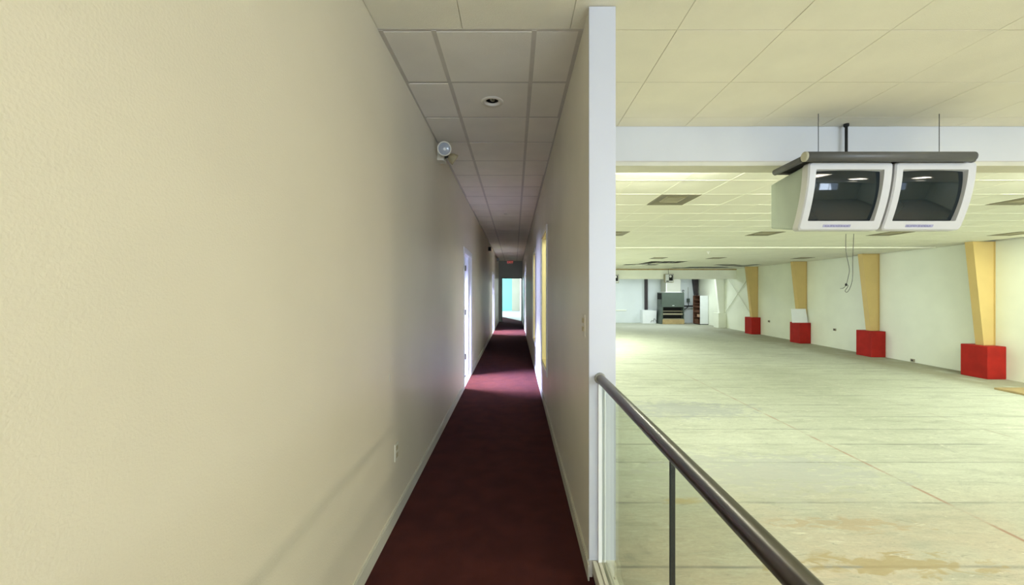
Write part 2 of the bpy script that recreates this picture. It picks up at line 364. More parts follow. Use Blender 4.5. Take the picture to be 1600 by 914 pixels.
# end wall of the corridor with the dark-framed doorway
ew = MB(); ew.box(XL, -.68, YEND, YEND+.12, 0, ZC+.1); ew.box(-.68, .395, YEND, YEND+.12, 2.27, ZC+.1); ew.box(.395, XR, YEND, YEND+.12, 0, ZC+.1)
struct('wall_end', ew, mat('grey_green_end_wall', (.42,.46,.43), .5, .05, 2), 'grey green wall over the last doorway', 'wall')
df = MB(); df.box(-.68, -.635, YEND-.02, YEND+.13, 0, 2.27); df.box(.35, .395, YEND-.02, YEND+.13, 0, 2.27); df.box(-.635, .35, YEND-.02, YEND+.13, 2.225, 2.27)
struct('door_3', df, M['frame_dark'], 'dark framed open doorway at the corridor end', 'doorway')
# casings / jambs of left doors and right openings
def doorway(n, y0, y1, side, z1, label, hinges=True):
    xin, xout = (XL, xo) if side < 0 else (XR, XR2); s = -side
    j = MB(); t = .02; a, b = min(xin, xout), max(xin, xout)
    j.box(a, b, y1-t, y1, 0, z1); j.box(a, b, y0, y0+t, 0, z1); j.box(a, b, y0+t, y1-t, z1-t, z1)
    o = struct('door_%d' % n, j, M['casing'], label, 'doorway')
    for nm, (p0, p1, q0, q1) in (('casing', (y0-.06, y0+.005, 0, z1+.06)), ('casing', (y1-.005, y1+.06, 0, z1+.06)), ('casing', (y0+.005, y1-.005, z1-.005, z1+.06))):
        part(nm, MB().box(xin, xin+s*.014, p0, p1, q0, q1, .003), M['casing'], o)
    part('door_stop', MB().box(xin+side*.05, xin+side*.062, y1-t-.012, y1-t, 0, z1-t), M['casing'], o)
    if hinges:
        for z in (.3, 1.13, 1.95): part('hinge', MB().box(xout-side*.03, xout-side*.002, y1-t-.004, y1-t, z, z+.1), M['hinge'], o)
    return o
doorway(1, 6.38, 7.43, -1, 2.22, 'white framed open doorway, first on the left wall')
doorway(2, 14.4, 15.9, -1, 2.22, 'white framed open doorway, second on the left wall')
doorway(4, 14.2, 15.7, 1, 2.22, 'white framed open doorway on the right wall, facing the second left one', False)
def tall_window(n, y0, y1, label):
    z0, z1 = .54, 2.36; t = .02; j = MB()
    j.box(XR, XR2, y1-t, y1, z0, z1); j.box(XR, XR2, y0, y0+t, z0, z1); j.box(XR, XR2, y0+t, y1-t, z1-t, z1); j.box(XR, XR2, y0+t, y1-t, z0, z0+t)
    o = struct('window_%d' % n, j, M['jamb'], label, 'window')
    for (p0, p1, q0, q1) in ((y0-.05, y0+.005, z0-.05, z1+.05), (y1-.005, y1+.05, z0-.05, z1+.05), (y0+.005, y1-.005, z1-.005, z1+.05), (y0+.005, y1-.005, z0-.05, z0+.005)):
        part('casing', MB().box(XR-.014, XR, p0, p1, q0, q1, .003), M['casing'], o)
    part('pane', MB().box(XR2-.035, XR2-.03, y0+t, y1-t, z0+t, z1-t), M['pane'], o)
tall_window(4, 5.0, 5.9, 'tall narrow window opening in the right wall, nearer one, reveal coloured yellow as if hall-lit')
tall_window(5, 7.75, 8.6, 'tall narrow window opening in the right wall, farther one')
# baseboards
b = MB()
for y0, y1 in ((YB, 6.32), (7.49, 14.34), (15.96, YEND-.02)):
    b.box(XL, XL+.012, y0, y1, 0, .085); b.box(XL, XL+.008, y0, y1, .085, .097)
struct('baseboard_left', b, M['trim'], 'cream baseboard under the left wall', 'baseboard')
b = MB()
for y0, y1 in ((YE-.03, 14.14), (15.76, YEND-.02)):
    b.box(XR-.012, XR-.0045 if y0 < YE else XR, y0, y1, 0, .085); b.box(XR-.0045, XR, max(y0, YE), y1, 0, .085); b.box(XR-.008, XR, max(y0, YE), y1, .085, .097)
struct('baseboard_right', b, M['trim'], 'cream baseboard under the right wall', 'baseboard')
# curb under the glass
c = MB(); c.box(.425, .448, YB+.02, YE-.014, .03, .1, .002); c.box(.448, .455, YB+.02, YE-.014, .03, .088); c.box(.455, .473, YB+.02, YE-.014, .03, .1, .002)
c.box(.489, .512, YB+.02, YE-.014, .0, .092, .002); c.box(.512, XR2, YB+.02, YE-.06, 0, .03, .002); c.box(.473, .489, YB+.02, YE-.014, 0, .05)
cb = struct('trim_2', c, M['trim'], 'cream grooved curb holding the glass of the railing', 'trim')
part('curb_side', MB().box(.425, .473, YB+.02, YE-.014, 0, .03), M['carpet'], cb)
# --- beams
fb = MB().box(XR2, 13.0, 3.76, 3.96, EYE+1.225, ZC+.1)
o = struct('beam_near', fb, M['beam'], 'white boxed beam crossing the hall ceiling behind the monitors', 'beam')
part('lower_trim', MB().box(XR2, 12.9, 3.75, 3.97, EYE+1.185, EYE+1.225, .004), M['trim'], o)
part('shadow_bead', MB().box(XR2, 12.9, 3.752, 3.76, EYE+1.225, EYE+1.232), M['bar'], o)
yb = 24.1
o = struct('beam_far', MB().box(XR2, wx(yb), yb, yb+.3, EYE+.74, EYE+1.285), M['hbeam'], 'pale beam crossing the far end of the hall', 'beam')
part('wood_strip', MB().box(XR2, wx(yb), yb-.02, yb+.3, EYE+1.285, ZH), M['brown'], o, 'brown wooden strip on top of the beam')
# ================================================================== CEILINGS
ce = struct('ceiling', MB().box(XL-T, 14.2, YB-.2, 3.96, ZC+.1, ZC+.2).box(XL-T, XR2, 3.96, YEND+.12, ZC+.1, ZC+.2), M['void'], 'suspended tile ceiling of the corridor and front area', 'ceiling')
bars = MB(); bars2 = MB(); stuff2 = MB()
DOWN = []
def tile_mb(x0, x1, y0, y1, z, g=.012, hole=None, e=.005):
    m = MB(); x0 += g; x1 -= g; y0 += g; y1 -= g; t = .015
    if hole:
        r = hole; n = 24; cx, cy = (x0+x1)/2, (y0+y1)/2; lo = []; hi = []; inn = []; inn2 = []
        for k in range(n):
            a = 2*PI*k/n+PI/4; ca, sa = math.cos(a), math.sin(a); q = 1/max(abs(ca), abs(sa))
            px, py = cx+ca*q*(x1-x0)/2, cy+sa*q*(y1-y0)/2
            lo.append((px, py, z)); hi.append((px, py, z+t)); inn.append((cx+ca*r, cy+sa*r, z)); inn2.append((cx+ca*r, cy+sa*r, z+t))
        return m.loft([hi, lo, inn, inn2, hi], smooth=False)
    return m.hexa([(x0+e, y0+e, z), (x1-e, y0+e, z), (x1-e, y1-e, z), (x0+e, y1-e, z)], [(x0, y0, z+t), (x1, y0, z+t), (x1, y1, z+t), (x0, y1, z+t)])
cols = [XL+.002, -.484, .118, XR-.002]; y = 2.37; k = 0
while y < YEND-.05:
    y1 = min(y+.593, YEND-.002)
    for j in range(3):
        hole = .056 if (j == 1 and k in (1, 9)) else None
        zt = ZC-.002+random.uniform(-.0015, .0015)
        part('ceiling_tile', tile_mb(cols[j], cols[j+1], y, y1, zt, .009, hole), M['tile'], ce)
        if hole: DOWN.append(((cols[1]+cols[2])/2, (y+y1)/2))
    bars.box(XL, XR, y-.012, y+.012, ZC-.001, ZC+.004)
    y += .593; k += 1
for x in (XL+.012, -.484, .118, XR-.012): bars.box(x-.015, x+.015, 2.37, YEND, ZC-.003, ZC+.003)
part('grid_bar', bars, M['bar'], ce, kind='stuff')
# front area: larger painted tiles with narrow joints
xcol = [XL, -.31, .33]+[.33+.64*i for i in range(1, 21)]; ys = [2.37-.593*i for i in range(14, -1, -1)]
ys = [YB]+[v for v in ys if v > YB+.1]+[2.963, 3.556, 3.758]
for i in range(len(ys)-1):
    for j in range(len(xcol)-1):
        x0, x1, y0, y1 = xcol[j], min(xcol[j+1], 12.95), ys[i], ys[i+1]
        if x0 >= 12.9: continue
        if y0 >= 2.36 and x1 <= XR2+.01: continue
        if y0 >= 2.36 and x0 < XR2: x0 = XR2+.004
        zt = ZC+random.uniform(-.0008, .0008)
        if ys[i] > 1.7 and x0 < 5.2: part('ceiling_tile', tile_mb(x0, x1, y0, y1, zt, .0015, None, .001), M['tile2'], ce)
        else:
            q = tile_mb(x0, x1, y0, y1, zt, .0015, None, .001); stuff2.add(q.v, q.f)
part('distant_tiles', stuff2, M['tile2'], ce, kind='stuff')
part('joint_bar', MB().box(XL, 13, YB, 2.37, ZC+.004, ZC+.02).box(XR2, 13, 2.37, 3.758, ZC+.004, ZC+.02), M['bar2'], ce, kind='stuff')
# hall ceiling
hc = struct('ceiling_hall', MB().box(XR2, 14.2, 3.96, YBACK+.2, 3.56, 3.66), M['void'], 'pale suspended tile ceiling of the hall with a few missing tiles', 'ceiling')
cx = [XR2+.002, .88]+[1.47+.59*i for i in range(0, 21)]; ry = [3.965]+[4.18+.69*i for i in range(0, 38)]
def cell(k, r): return (1.47+.59*k, 2.06+.59*k, 4.87+.69*r, 5.56+.69*r)
VENTS = [(1,1),(10,1),(1,6),(7,6),(12,6),(17,6),(7,16),(11,16),(17,16)]
MISS = {(10,5),(19,7),(19,8),(20,8)} | {(k,j_) for k in (8,9,10) for j_ in (19,20)} | {(7,22),(18,22),(18,23)} | {(k,26) for k in (13,14,15,16)} | {(8,21),(8,22),(9,22)} | {(k,25) for k in (14,15,16,17)} | {(15,22),(16,22),(16,23),(17,23),(18,24),(17,26),(18,26)}
st = MB(); hb = MB(); LIT = set()
HLIGHTS = [(-1,3),(0,8),(2,14),(3,20),(14,1),(18,3),(18,5),(1,11),(3,17)]  # panels added in hidden parts of the ceiling to light the hall
for (k, r) in HLIGHTS: LIT.add((k, r)); LIT.add((k, r+1)) if False else None
for i in range(len(ry)-1):
    y0, y1 = ry[i], ry[i+1]; r = i-2
    if y0 > YBACK: break
    y1 = min(y1, YBACK-.002)
    for j in range(len(cx)):
        k = j-2; x0 = cx[j]; x1 = cx[j+1] if j+1 < len(cx) else 99
        wmin = wx(y0)-.003
        if x0 > wmin-.02: continue
        x1 = min(x1, wmin)
        if (k, r) in VENTS or (k, r) in MISS or (k, r) in LIT: continue
        if r >= 28 and y0 < 24.4 and y1 > 24.08: pass
        q = tile_mb(x0, x1, y0, y1, ZH+random.uniform(-.001, .001), .005)
        if y0 < 10.5 and x0/y0 < 1.32 and x1/y0 > .22: part('ceiling_tile', q, M['htile'], hc)
        else: st.add(q.v, q.f)
    hb.box(XR2, wx(y0)-.003, y0-.009, y0+.009, ZH-.0018, ZH+.004)
for x in cx: hb.box(x-.010, x+.010, 3.965, YBACK, ZH-.0016, ZH+.004)
part('distant_tiles', st, M['htile'], hc, kind='stuff'); part('grid_bar', hb, M['hbar'], hc, kind='stuff')
struct('trim_3', MB().box(2.0, 12.9, 12.15, 12.19, ZH-.038, ZH-.004), M['hbar'], 'thin pale trim strip crossing the hall ceiling', 'trim')
pl = MB().box(XR2, 14.2, 3.962, 3.98, ZH+.02, 3.56); struct('wall_plenum', pl, M['void'], None, 'wall')
# vents
for n, (k, r) in enumerate(VENTS):
    x0, x1, y0, y1 = cell(k, r); cxx, cyy = (x0+x1)/2, (y0+y1)/2
    names = ['dark square air vent nearest the dividing wall', 'dark air vent cut by the right edge, first row', 'dark air vent beside the wall end, second row',
             'dark air vent just left of the hanging monitors', 'dark air vent right under the hanging monitors', 'dark air vent above the nearest yellow column',
             'small distant air vent above the hanging box', 'small distant air vent left of the farthest yellow column', 'small distant air vent above the second yellow column from the back']
    v = thing('air_vent', (cxx, cyy, ZH-.012), names[n]+', in the hall ceiling', 'vent', 'air vents in the hall ceiling')
    w, h = (x1-x0)/2-.012, (y1-y0)/2-.012
    fr = MB()
    def ring(mb, a0, b0, za, a1, b1, zb):
        o = [(cxx-a0, cyy-b0, za), (cxx+a0, cyy-b0, za), (cxx+a0, cyy+b0, za), (cxx-a0, cyy+b0, za)]
        i = [(cxx-a1, cyy-b1, zb), (cxx+a1, cyy-b1, zb), (cxx+a1, cyy+b1, zb), (cxx-a1, cyy+b1, zb)]
        mb.loft([o, i], smooth=False)
    ring(fr, w, h, ZH-.004, w*.96, h*.96, ZH-.010); ring(fr, w*.96, h*.96, ZH-.010, w*.52, h*.52, ZH+.012)
    part('flared_frame', fr, M['vent'], v)
    c1 = MB(); ring(c1, w*.52, h*.52, ZH+.012, w*.46, h*.46, ZH-.006); ring(c1, w*.46, h*.46, ZH-.006, w*.40, h*.40, ZH+.002)
    part('inner_ring', c1, M['vent2'], v)
    part('core', MB().box(cxx-w*.4, cxx+w*.4, cyy-h*.4, cyy+h*.4, ZH+.0, ZH+.004), M['vent2'], v)
    part('backing', MB().box(cxx-w, cxx+w, cyy-h, cyy+h, ZH+.014, ZH+.02), M['void'], v)
# ceiling lamps
def troffer(x, y, z, sx, sy, power, color, label, group, m):
    t = thing('ceiling_light', (x, y, z), label, 'light', group)
    f = MB(); a, b = sx/2, sy/2; e = .03
    f.box(x-a, x+a, y-b, y-b+e, z-.02, z); f.box(x-a, x+a, y+b-e, y+b, z-.02, z); f.box(x-a, x-a+e, y-b+e, y+b-e, z-.02, z); f.box(x+a-e, x+a, y-b+e, y+b-e, z-.02, z)
    part('frame', f, M['casing'], t); part('diffuser', MB().box(x-a+e, x+a-e, y-b+e, y+b-e, z-.012, z-.004), m, t)
    l = area('lamp', (0, 0, -.025), (0, 0, 0), sx-.07, sy-.07, power, color); l.parent = t
    return t
for i, (x, y) in enumerate(((3.75, .75), (6.3, -.1), (4.6, -3.0), (8.5, -3.0), (-.2, -1.3))):  # last panel is added behind the camera to brighten the corridor walls
    troffer(x, y, ZC-.004, .5, 1.15, LOBBY_W*(.8, 3.2, .45, .45, .32)[i], WARM, 'bright ceiling light panel over the front area, '+('nearest the railing', 'right of the railing one', 'left one at the rear windows', 'right one at the rear windows', 'added over the carpeted side to brighten the corridor walls')[i], 'light panels over the front area', M['diff'])
for (k, r) in HLIGHTS:
    x0, x1, y0, y1 = cell(k, r)
    pw_ = {(3,20): 3.4, (2,14): 1.1, (14,1): .7, (18,3): .7, (-1,3): .4, (0,8): .5, (18,5): .6, (1,11): .6, (3,17): 2.0}[(k, r)]
    lb_ = {(18,5): 'close to the right wall, second from the front', (1,11): 'beside the dividing wall, third from its end', (3,17): 'second from the far beam', (3,20): 'nearest the far beam', (2,14): 'halfway down, close to the dividing wall', (14,1): 'above the right foreground floor', (18,3): 'close to the right wall', (-1,3): 'just past the end of the dividing wall', (0,8): 'beside the dividing wall, second from its end'}[(k, r)]
    troffer((x0+x1)/2, (y0+y1)/2, ZH+.012, .57, .67, HALL_W*pw_, GREENISH, 'added unseen square light panel in the hall ceiling '+lb_, 'added light panels in the hall ceiling', M['diffc'])
for x in (1.6, 4.2, 6.8, 9.4, 12.0):      # slim strip lights fixed to the rear face of the near beam, shining down the hall
    t = thing('strip_light', (x, 3.96, ZH), 'slim strip light on the rear of the near beam, '+{1.6: 'closest to the dividing wall', 4.2: 'behind the right monitor', 6.8: 'middle one', 9.4: 'second from the right wall', 12.0: 'closest to the right wall'}[x], 'light', 'strip lights on the near beam')
    part('housing', MB().box(x-.62, x+.62, 3.981, 4.01, ZH-.075, ZH-.008), M['casing'], t)
    part('diffuser', MB().box(x-.6, x+.6, 4.01, 4.018, ZH-.07, ZH-.012), M['diffc'], t)
    l = area('lamp', (0, .066, -.041), (PI/2, 0, 0), 1.18, .055, STRIP_W, GREENISH); l.parent = t
for x in (3.5, 8.0, 11.5):  # cool lamps added out of sight behind the beam to brighten the back wall
    troffer(x, 26.6, ZH-.006, 1.2, .3, 95, (.86,.95,1.0), 'added hidden strip light behind the far beam, '+{3.5: 'left one', 8.0: 'middle one', 11.5: 'above the green machine'}[x], 'added strip lights behind the far beam', M['diffc'])

# ================================================================== RAILING
rx, rz = .466, 1.095
rt = thing('glass_railing', (.48, 0, .05), 'glass railing with dark bronze round handrail beside the dividing wall', 'railing')
part('handrail', MB().tube([(rx, YB+.2, rz), (rx, 0, rz), (rx, YE-.03, rz)], .0245, 32), M['rail'], rt, 'dark brushed bronze round handrail')
part('end_flange', MB().lathe((rx, YE-.03, rz), (0, 1, 0), [(.0245, -.004), (.027, -.002), (.028, .010), (.031, .0155)], 28), M['steel'], rt, 'grey steel flange where the handrail meets the wall')
for y0, y1 in ((1.216, YE-.018), (-.35, 1.204), (-1.95, -.36), (-3.6, -1.96), (-5.4, -3.61)):
    part('glass_panel', MB().box(.475, .487, y0, y1, .05, rz-.024), M['glass'], rt)
for y in (1.21, -.355, -1.955, -3.605):
    part('joint_gasket', MB().box(.4735, .4885, y-.004, y+.004, .05, rz-.022), M['gasket'], rt, 'black joint between two glass panels')
part('wall_channel', MB().box(.455, .474, YE-.03, YE-.014, .1, rz-.03).box(.488, .496, YE-.03, YE-.014, .1, rz-.03), M['casing'], rt, 'white channel holding the glass at the wall')

# ================================================================== MONITORS
def rrect(x0, x1, z0, z1, r, n=5):
    pts = []
    for cx_, cz_, a0 in ((x1-r, z1-r, 0), (x0+r, z1-r, PI/2), (x0+r, z0+r, PI), (x1-r, z0+r, 3*PI/2)):
        for i in range(n+1):
            a = a0+PI/2*i/n; pts.append((cx_+r*math.cos(a), cz_+r*math.sin(a)))
    # subdivide the long sides so the curved face stays smooth
    out = []; N_ = len(pts)
    for i in range(N_):
        p, q = pts[i], pts[(i+1) % N_]; out.append(p)
        if (i+1) % (n+1) == 0:
            for k in range(1, 8): out.append((p[0]+(q[0]-p[0])*k/8, p[1]+(q[1]-p[1])*k/8))
    return out
ZT, ZB_, YF = EYE+1.095, EYE+.536, 3.353
def prof(z):
    t = (ZT-z)/(ZT-ZB_); return YF+.135*max(0, t)**1.9
def monitor(x0, x1, label):
    m = thing('hanging_monitor', ((x0+x1)/2, 3.6, ZT), label, 'monitor', 'pair of hanging monitors')
    def loop(a, b, c, d, r, dy): return [(x, prof(z)+dy, z) for x, z in rrect(a, b, c, d, r)]
    sx0, sx1, sz0, sz1 = x0+.062, x1-.075, ZB_+.075, ZT-.065
    bz = MB().loft([loop(x0+.004, x1-.004, ZB_+.004, ZT-.004, .03, .085), loop(x0, x1, ZB_, ZT, .03, .075), loop(x0, x1, ZB_, ZT, .03, .012),
                    loop(x0+.010, x1-.010, ZB_+.010, ZT-.010, .024, 0), loop(sx0, sx1, sz0, sz1, .008, 0), loop(sx0+.008, sx1-.008, sz0+.008, sz1-.008, .006, .042)], smooth=False)
    part('bezel', bz, M['tvcase'], m)
    g = MB(); nx, nz = 20, 16; v = []; f = []
    for j in range(nz+1):
        for i in range(nx+1):
            u, w = i/nx*2-1, j/nz*2-1; x = sx0+.004+(sx1-sx0-.008)*i/nx; z = sz0+.004+(sz1-sz0-.008)*j/nz
            v.append((x, prof(z)+.008+.019*u*u+.011*w*w, z))
    for j in range(nz):
        for i in range(nx): a = j*(nx+1)+i; f.append((a, a+1, a+nx+2, a+nx+1))
    # keep the glass just behind the bezel rim all over
    v = [(x, max(yv, prof(z)+.004), z) for x, yv, z in v]
    part('screen', g.add(v, f, True), M['crt'], m, 'dark convex glass screen, switched off')
    bl = []
    for dy, ins, zt, zb in ((.08, .012, ZT-.012, ZB_+.012), (None, .014, EYE+1.04, EYE+.61)):
        rr = rrect(x0+ins, x1-ins, zb, zt, .015)
        bl.append([(x, (prof(z)+dy) if dy else 3.87, z) for x, z in rr])
    part('housing', MB().loft(bl, True, True, smooth=False), M['tvbody'], m, 'grey green rear housing')
    xc = (x0+x1)/2-.03; zc = ZB_+.035
    ls = MB(); y_ = prof(zc)
    ls.hexa([(xc-.12, prof(zc-.011)-.003, zc-.011), (xc+.12, prof(zc-.011)-.003, zc-.011), (xc+.12, prof(zc-.011)+.003, zc-.011), (xc-.12, prof(zc-.011)+.003, zc-.011)],
            [(xc-.12, prof(zc+.011)-.003, zc+.011), (xc+.12, prof(zc+.011)-.003, zc+.011), (xc+.12, prof(zc+.011)+.003, zc+.011), (xc-.12, prof(zc+.011)+.003, zc+.011)])
    st_ = part('label_strip', ls, M['lilac'], m, 'thin lilac strip with blurred dark marks')
    mk = MB()
    for i in range(9):
        a = xc-.105+i*.0235; mk.box(a, a+random.uniform(.010, .017), prof(zc)-.0045, prof(zc)-.003, zc-.004, zc+.004)
    part('printed_marks', mk, M['lilac2'], st_)
    return m
monitor(2.49, 3.205, 'left monitor of the hanging pair, light grey bezel, side housing visible')
monitor(3.225, 3.915, 'right monitor of the hanging pair, light grey bezel')
tr = thing('monitor_tray', (3.15, 3.5, ZT+.02), 'dark grey tubular ceiling tray from which the two monitors hang', 'tray')
zt = EYE+1.118
part('front_tube', MB().tube([(2.42, 3.3, zt), (3.1, 3.3, zt), (3.80, 3.3, zt)], .041, 24), M['tube'], tr)
part('end_cap', MB().lathe((2.42, 3.3, zt), (-1, 0, 0), [(.041, 0), (.041, .012), (.034, .018)], 24), M['tubecap'], tr, 'beige end cap of the front tube')
part('end_cap', MB().lathe((3.80, 3.3, zt), (1, 0, 0), [(.041, 0), (.041, .012), (.032, .02)], 24), M['tube'], tr)
for x in (2.43, 3.86): part('side_tube', MB().tube([(x, 3.34, zt-.005), (x, 3.70, zt-.012)], [.028, .028], 20), M['tube'], tr)
part('rear_tube', MB().tube([(2.43, 3.70, zt-.012), (3.86, 3.70, zt-.012)], .022, 16), M['tube'], tr)
part('top_plate', MB().box(2.46, 3.84, 3.32, 3.70, ZT, ZT+.014), M['black'], tr, 'black plate above the monitors')
for x in (2.86, 3.05): part('rivet', MB().lathe((x, 3.318, ZT+.007), (0, -1, 0), [(.006, 0), (.006, .003), (.003, .005)], 10), M['steel'], tr)
for x, y in ((2.672, 3.49), (3.735, 3.49)):
    cbm = part('hanging_cable', MB().tube([(x, y, zt-.01), (x, y, ZC)], .0028, 8), M['wire'], tr)
    part('turnbuckle', MB().lathe((x, y, zt), (0, 0, 1), [(.004, 0), (.009, .01), (.009, .05), (.004, .07)], 10), M['wire'], cbm)
part('ceiling_pole', MB().tube([(3.093, 3.70, zt), (3.093, 3.70, ZC-.02)], .012, 12).lathe((3.093, 3.70, ZC-.03), (0, 0, 1), [(.014, 0), (.022, .01), (.022, .03)], 12), M['black'], tr, 'black vertical pole')

# ================================================================== CORRIDOR FIXTURES
el = thing('emergency_light', (XL, 4.2, EYE+1.42), 'twin head emergency light high on the left wall', 'light')
part('housing', MB().box(XL, XL+.075, 4.16, 4.30, EYE+1.375, EYE+1.475, .008), M['plastic'], el)
hc_ = Vector((-.715, 4.05, EYE+1.452)); ax = Vector((.05, -1, -.22)).normalized()
hd = part('lamp_head', MB().lathe(hc_, ax, [(.022, -.075), (.045, -.06), (.066, -.02), (.072, .01), (.073, .02), (.064, .022), (.060, .012)], 32, True, False), M['plastic'], el, 'round ivory lamp head facing the viewer')
part('lens', MB().lathe(hc_, ax, [(.062, .010), (.045, .018), (.022, .022), (.004, .023)], 28, False, True), M['lens'], hd)
part('bulb', MB().lathe(hc_+ax*.022+Vector((.004,0,-.004)), ax, [(.016, 0), (.014, .008), (.006, .013)], 14), M['bulb'], hd)
part('arm', MB().tube([hc_-ax*.06, (-.735, 4.2, EYE+1.47), (-.76, 4.22, EYE+1.44)], .014, 10), M['plastic'], el)
h2 = Vector((-.655, 4.2, EYE+1.405)); a2 = Vector((.75, .25, -.5)).normalized()
part('lamp_head', MB().lathe(h2, a2, [(.014, -.05), (.034, -.04), (.052, -.01), (.058, .02), (.060, .032), (.052, .034)], 28, True, True), M['amber'], el, 'yellowed lamp head turned away')
part('arm', MB().tube([h2-a2*.045, (-.72, 4.2, EYE+1.42), (XL+.07, 4.22, EYE+1.42)], .013, 10), M['wire'], el)
for n, (x, y) in enumerate(DOWN):
    lb = ('round recessed downlight with a dark bulb hole, nearest the emergency light', 'farther recessed downlight along the corridor ceiling')[n]
    d = thing('downlight', (x, y, ZC), lb, 'light', 'recessed corridor downlights')
    z = ZC-.003
    part('trim_ring', MB().lathe((x, y, z), (0, 0, 1), [(.092, 0), (.088, -.004), (.066, -.006), (.055, -.003), (.052, .012)], 36, False, False), M['tile'], d)
    part('can', MB().lathe((x, y, z), (0, 0, 1), [(.052, .012), (.051, .045), (.050, .09)], 28, False, True), M['black'], d)
    cf = [(x+.014*math.cos(a), y+.022*math.sin(a), z+.012+.006*a/PI) for a in [i*PI/7 for i in range(0, 36)]]
    part('spiral_bulb', MB().tube(cf, .0062, 8), M['tubecap'], d)
sw = thing('light_switch', (XR, 2.33, 1.37), 'cream light switch plate near the end of the dividing wall', 'switch')
part('plate', MB().box(XR-.006, XR, 2.29, 2.37, 1.305, 1.435, .002), M['plastic'], sw)
for z in (1.335, 1.385): part('toggle', MB().box(XR-.012, XR-.006, 2.315, 2.345, z, z+.028, .002), M['amber'], sw)
ot = thing('wall_outlet', (XL, 2.73, .46), 'cream power outlet low on the left wall', 'outlet')
part('plate', MB().box(XL, XL+.006, 2.69, 2.77, .41, .525, .002), M['plastic'], ot)
for z in (.428, .478): part('socket', MB().box(XL+.006, XL+.008, 2.71, 2.75, z, z+.032, .001), M['amber'], ot)
for z, y in ((.98, 2.58),): single('wall_patch', MB().box(XL, XL+.002, y, y+.012, z, z+.05), M['trim'], (XL, y, z), 'tiny filler patch on the left wall above the outlet', 'patch')
hn = thing('fire_alarm', (XL, 12.3, EYE+1.31), 'small dark alarm box high on the left wall, far down the corridor', 'alarm')
part('box', MB().box(XL, XL+.09, 12.25, 12.39, EYE+1.25, EYE+1.37, .006), M['dark'], hn); part('grille', MB().box(XL+.02, XL+.07, 12.243, 12.25, EYE+1.27, EYE+1.35), M['black'], hn)
e2 = thing('emergency_light', (XL, 18.2, EYE+1.42), 'small distant emergency light near the last doorway', 'light')
part('housing', MB().box(XL, XL+.08, 18.2, 18.4, EYE+1.33, EYE+1.45, .008), M['plastic'], e2)
part('lamp_head', MB().lathe((XL+.05, 18.1, EYE+1.45), (0, -1, -.2), [(.02, -.07), (.06, -.02), (.07, .02), (.05, .025)], 18), M['lens'], e2)
xs_ = thing('exit_sign', (-.22, 19.9, EYE+1.5), 'small red exit sign hanging from the corridor ceiling', 'sign')
part('housing', MB().box(-.37, -.07, 19.9, 19.95, EYE+1.36, EYE+1.54, .006), M['exitm'], xs_); part('stem', MB().box(-.23, -.21, 19.91, 19.94, EYE+1.54, ZC), M['exitm'], xs_)
fc = bpy.data.curves.new('exit_text', 'FONT'); fc.body = 'EXIT'; fc.size = .155; fc.align_x = 'CENTER'; fc.align_y = 'CENTER'; fc.extrude = .002
fo = bpy.data.objects.new('tmp', fc); COL.objects.link(fo); bpy.context.view_layer.update()
me = bpy.data.meshes.new_from_object(fo.evaluated_get(bpy.context.evaluated_depsgraph_get())); bpy.data.objects.remove(fo)
me.materials.clear(); me.materials.append(M['exitred'])
to = bpy.data.objects.new('letters', me); COL.objects.link(to); to.parent = xs_; to.location = (0, -.004, -.05); to.rotation_euler = (PI/2, 0, 0); OFF['letters'] = (0,0,0)

# ================================================================== HALL: COLUMNS, FOOTINGS
FY = [10.56, 14.1, 17.8, 21.6, 25.3]
desc = ['nearest yellow column, on the footing at the right edge', 'second yellow column from the right edge, beside the dangling wires', 'yellow column behind the white board',
        'farthest yellow column, nearest the far beam', 'white tapered column under the far beam']
fdesc = ['nearest and largest red painted footing', 'second red footing from the right edge, below the dangling wires', 'red footing carrying the white board', 'farthest red footing, smallest in view', 'white footing under the white column at the far end']
for i, yf in enumerate(FY):
    w = wx(yf)-.002; hgt = (.875, .92, .93, .92, .96)[i]; zt_ = ZF+hgt
    fx0 = w-.5; mm = M['red'] if i < 4 else M['hwall']
    fm = MB().box(fx0, w, yf, yf+.65, ZF, zt_, .015)
    single('column_footing', fm, mm, ((fx0+w)/2, yf+.3, ZF), fdesc[i]+', against the green wall', 'footing', 'block footings along the wall' if i < 4 else None)
    yc = yf+.34; zb = zt_; zt2 = ZH-.004; mc = M['yellow'] if i < 4 else M['hbeam']
    c = thing('tapered_column', (w-.2, yc, zb), desc[i]+', wider at its top', 'column', 'tapered columns along the wall' if i < 4 else None)
    wt, wb = .62, .32
    part('inner_flange', MB().hexa([(w-wb, yc-.1, zb), (w-wb+.016, yc-.1, zb), (w-wb+.016, yc+.1, zb), (w-wb, yc+.1, zb)],
                                   [(w-wt, yc-.1, zt2), (w-wt+.016, yc-.1, zt2), (w-wt+.016, yc+.1, zt2), (w-wt, yc+.1, zt2)]), mc, c)
    part('web', MB().hexa([(w-wb+.016, yc-.07, zb), (w-.016, yc-.07, zb), (w-.016, yc+.07, zb), (w-wb+.016, yc+.07, zb)],
                          [(w-wt+.016, yc-.07, zt2), (w-.016, yc-.07, zt2), (w-.016, yc+.07, zt2), (w-wt+.016, yc+.07, zt2)]), mc, c)
    part('outer_flange', MB().box(w-.016, w, yc-.1, yc+.1, zb, zt2), mc, c)
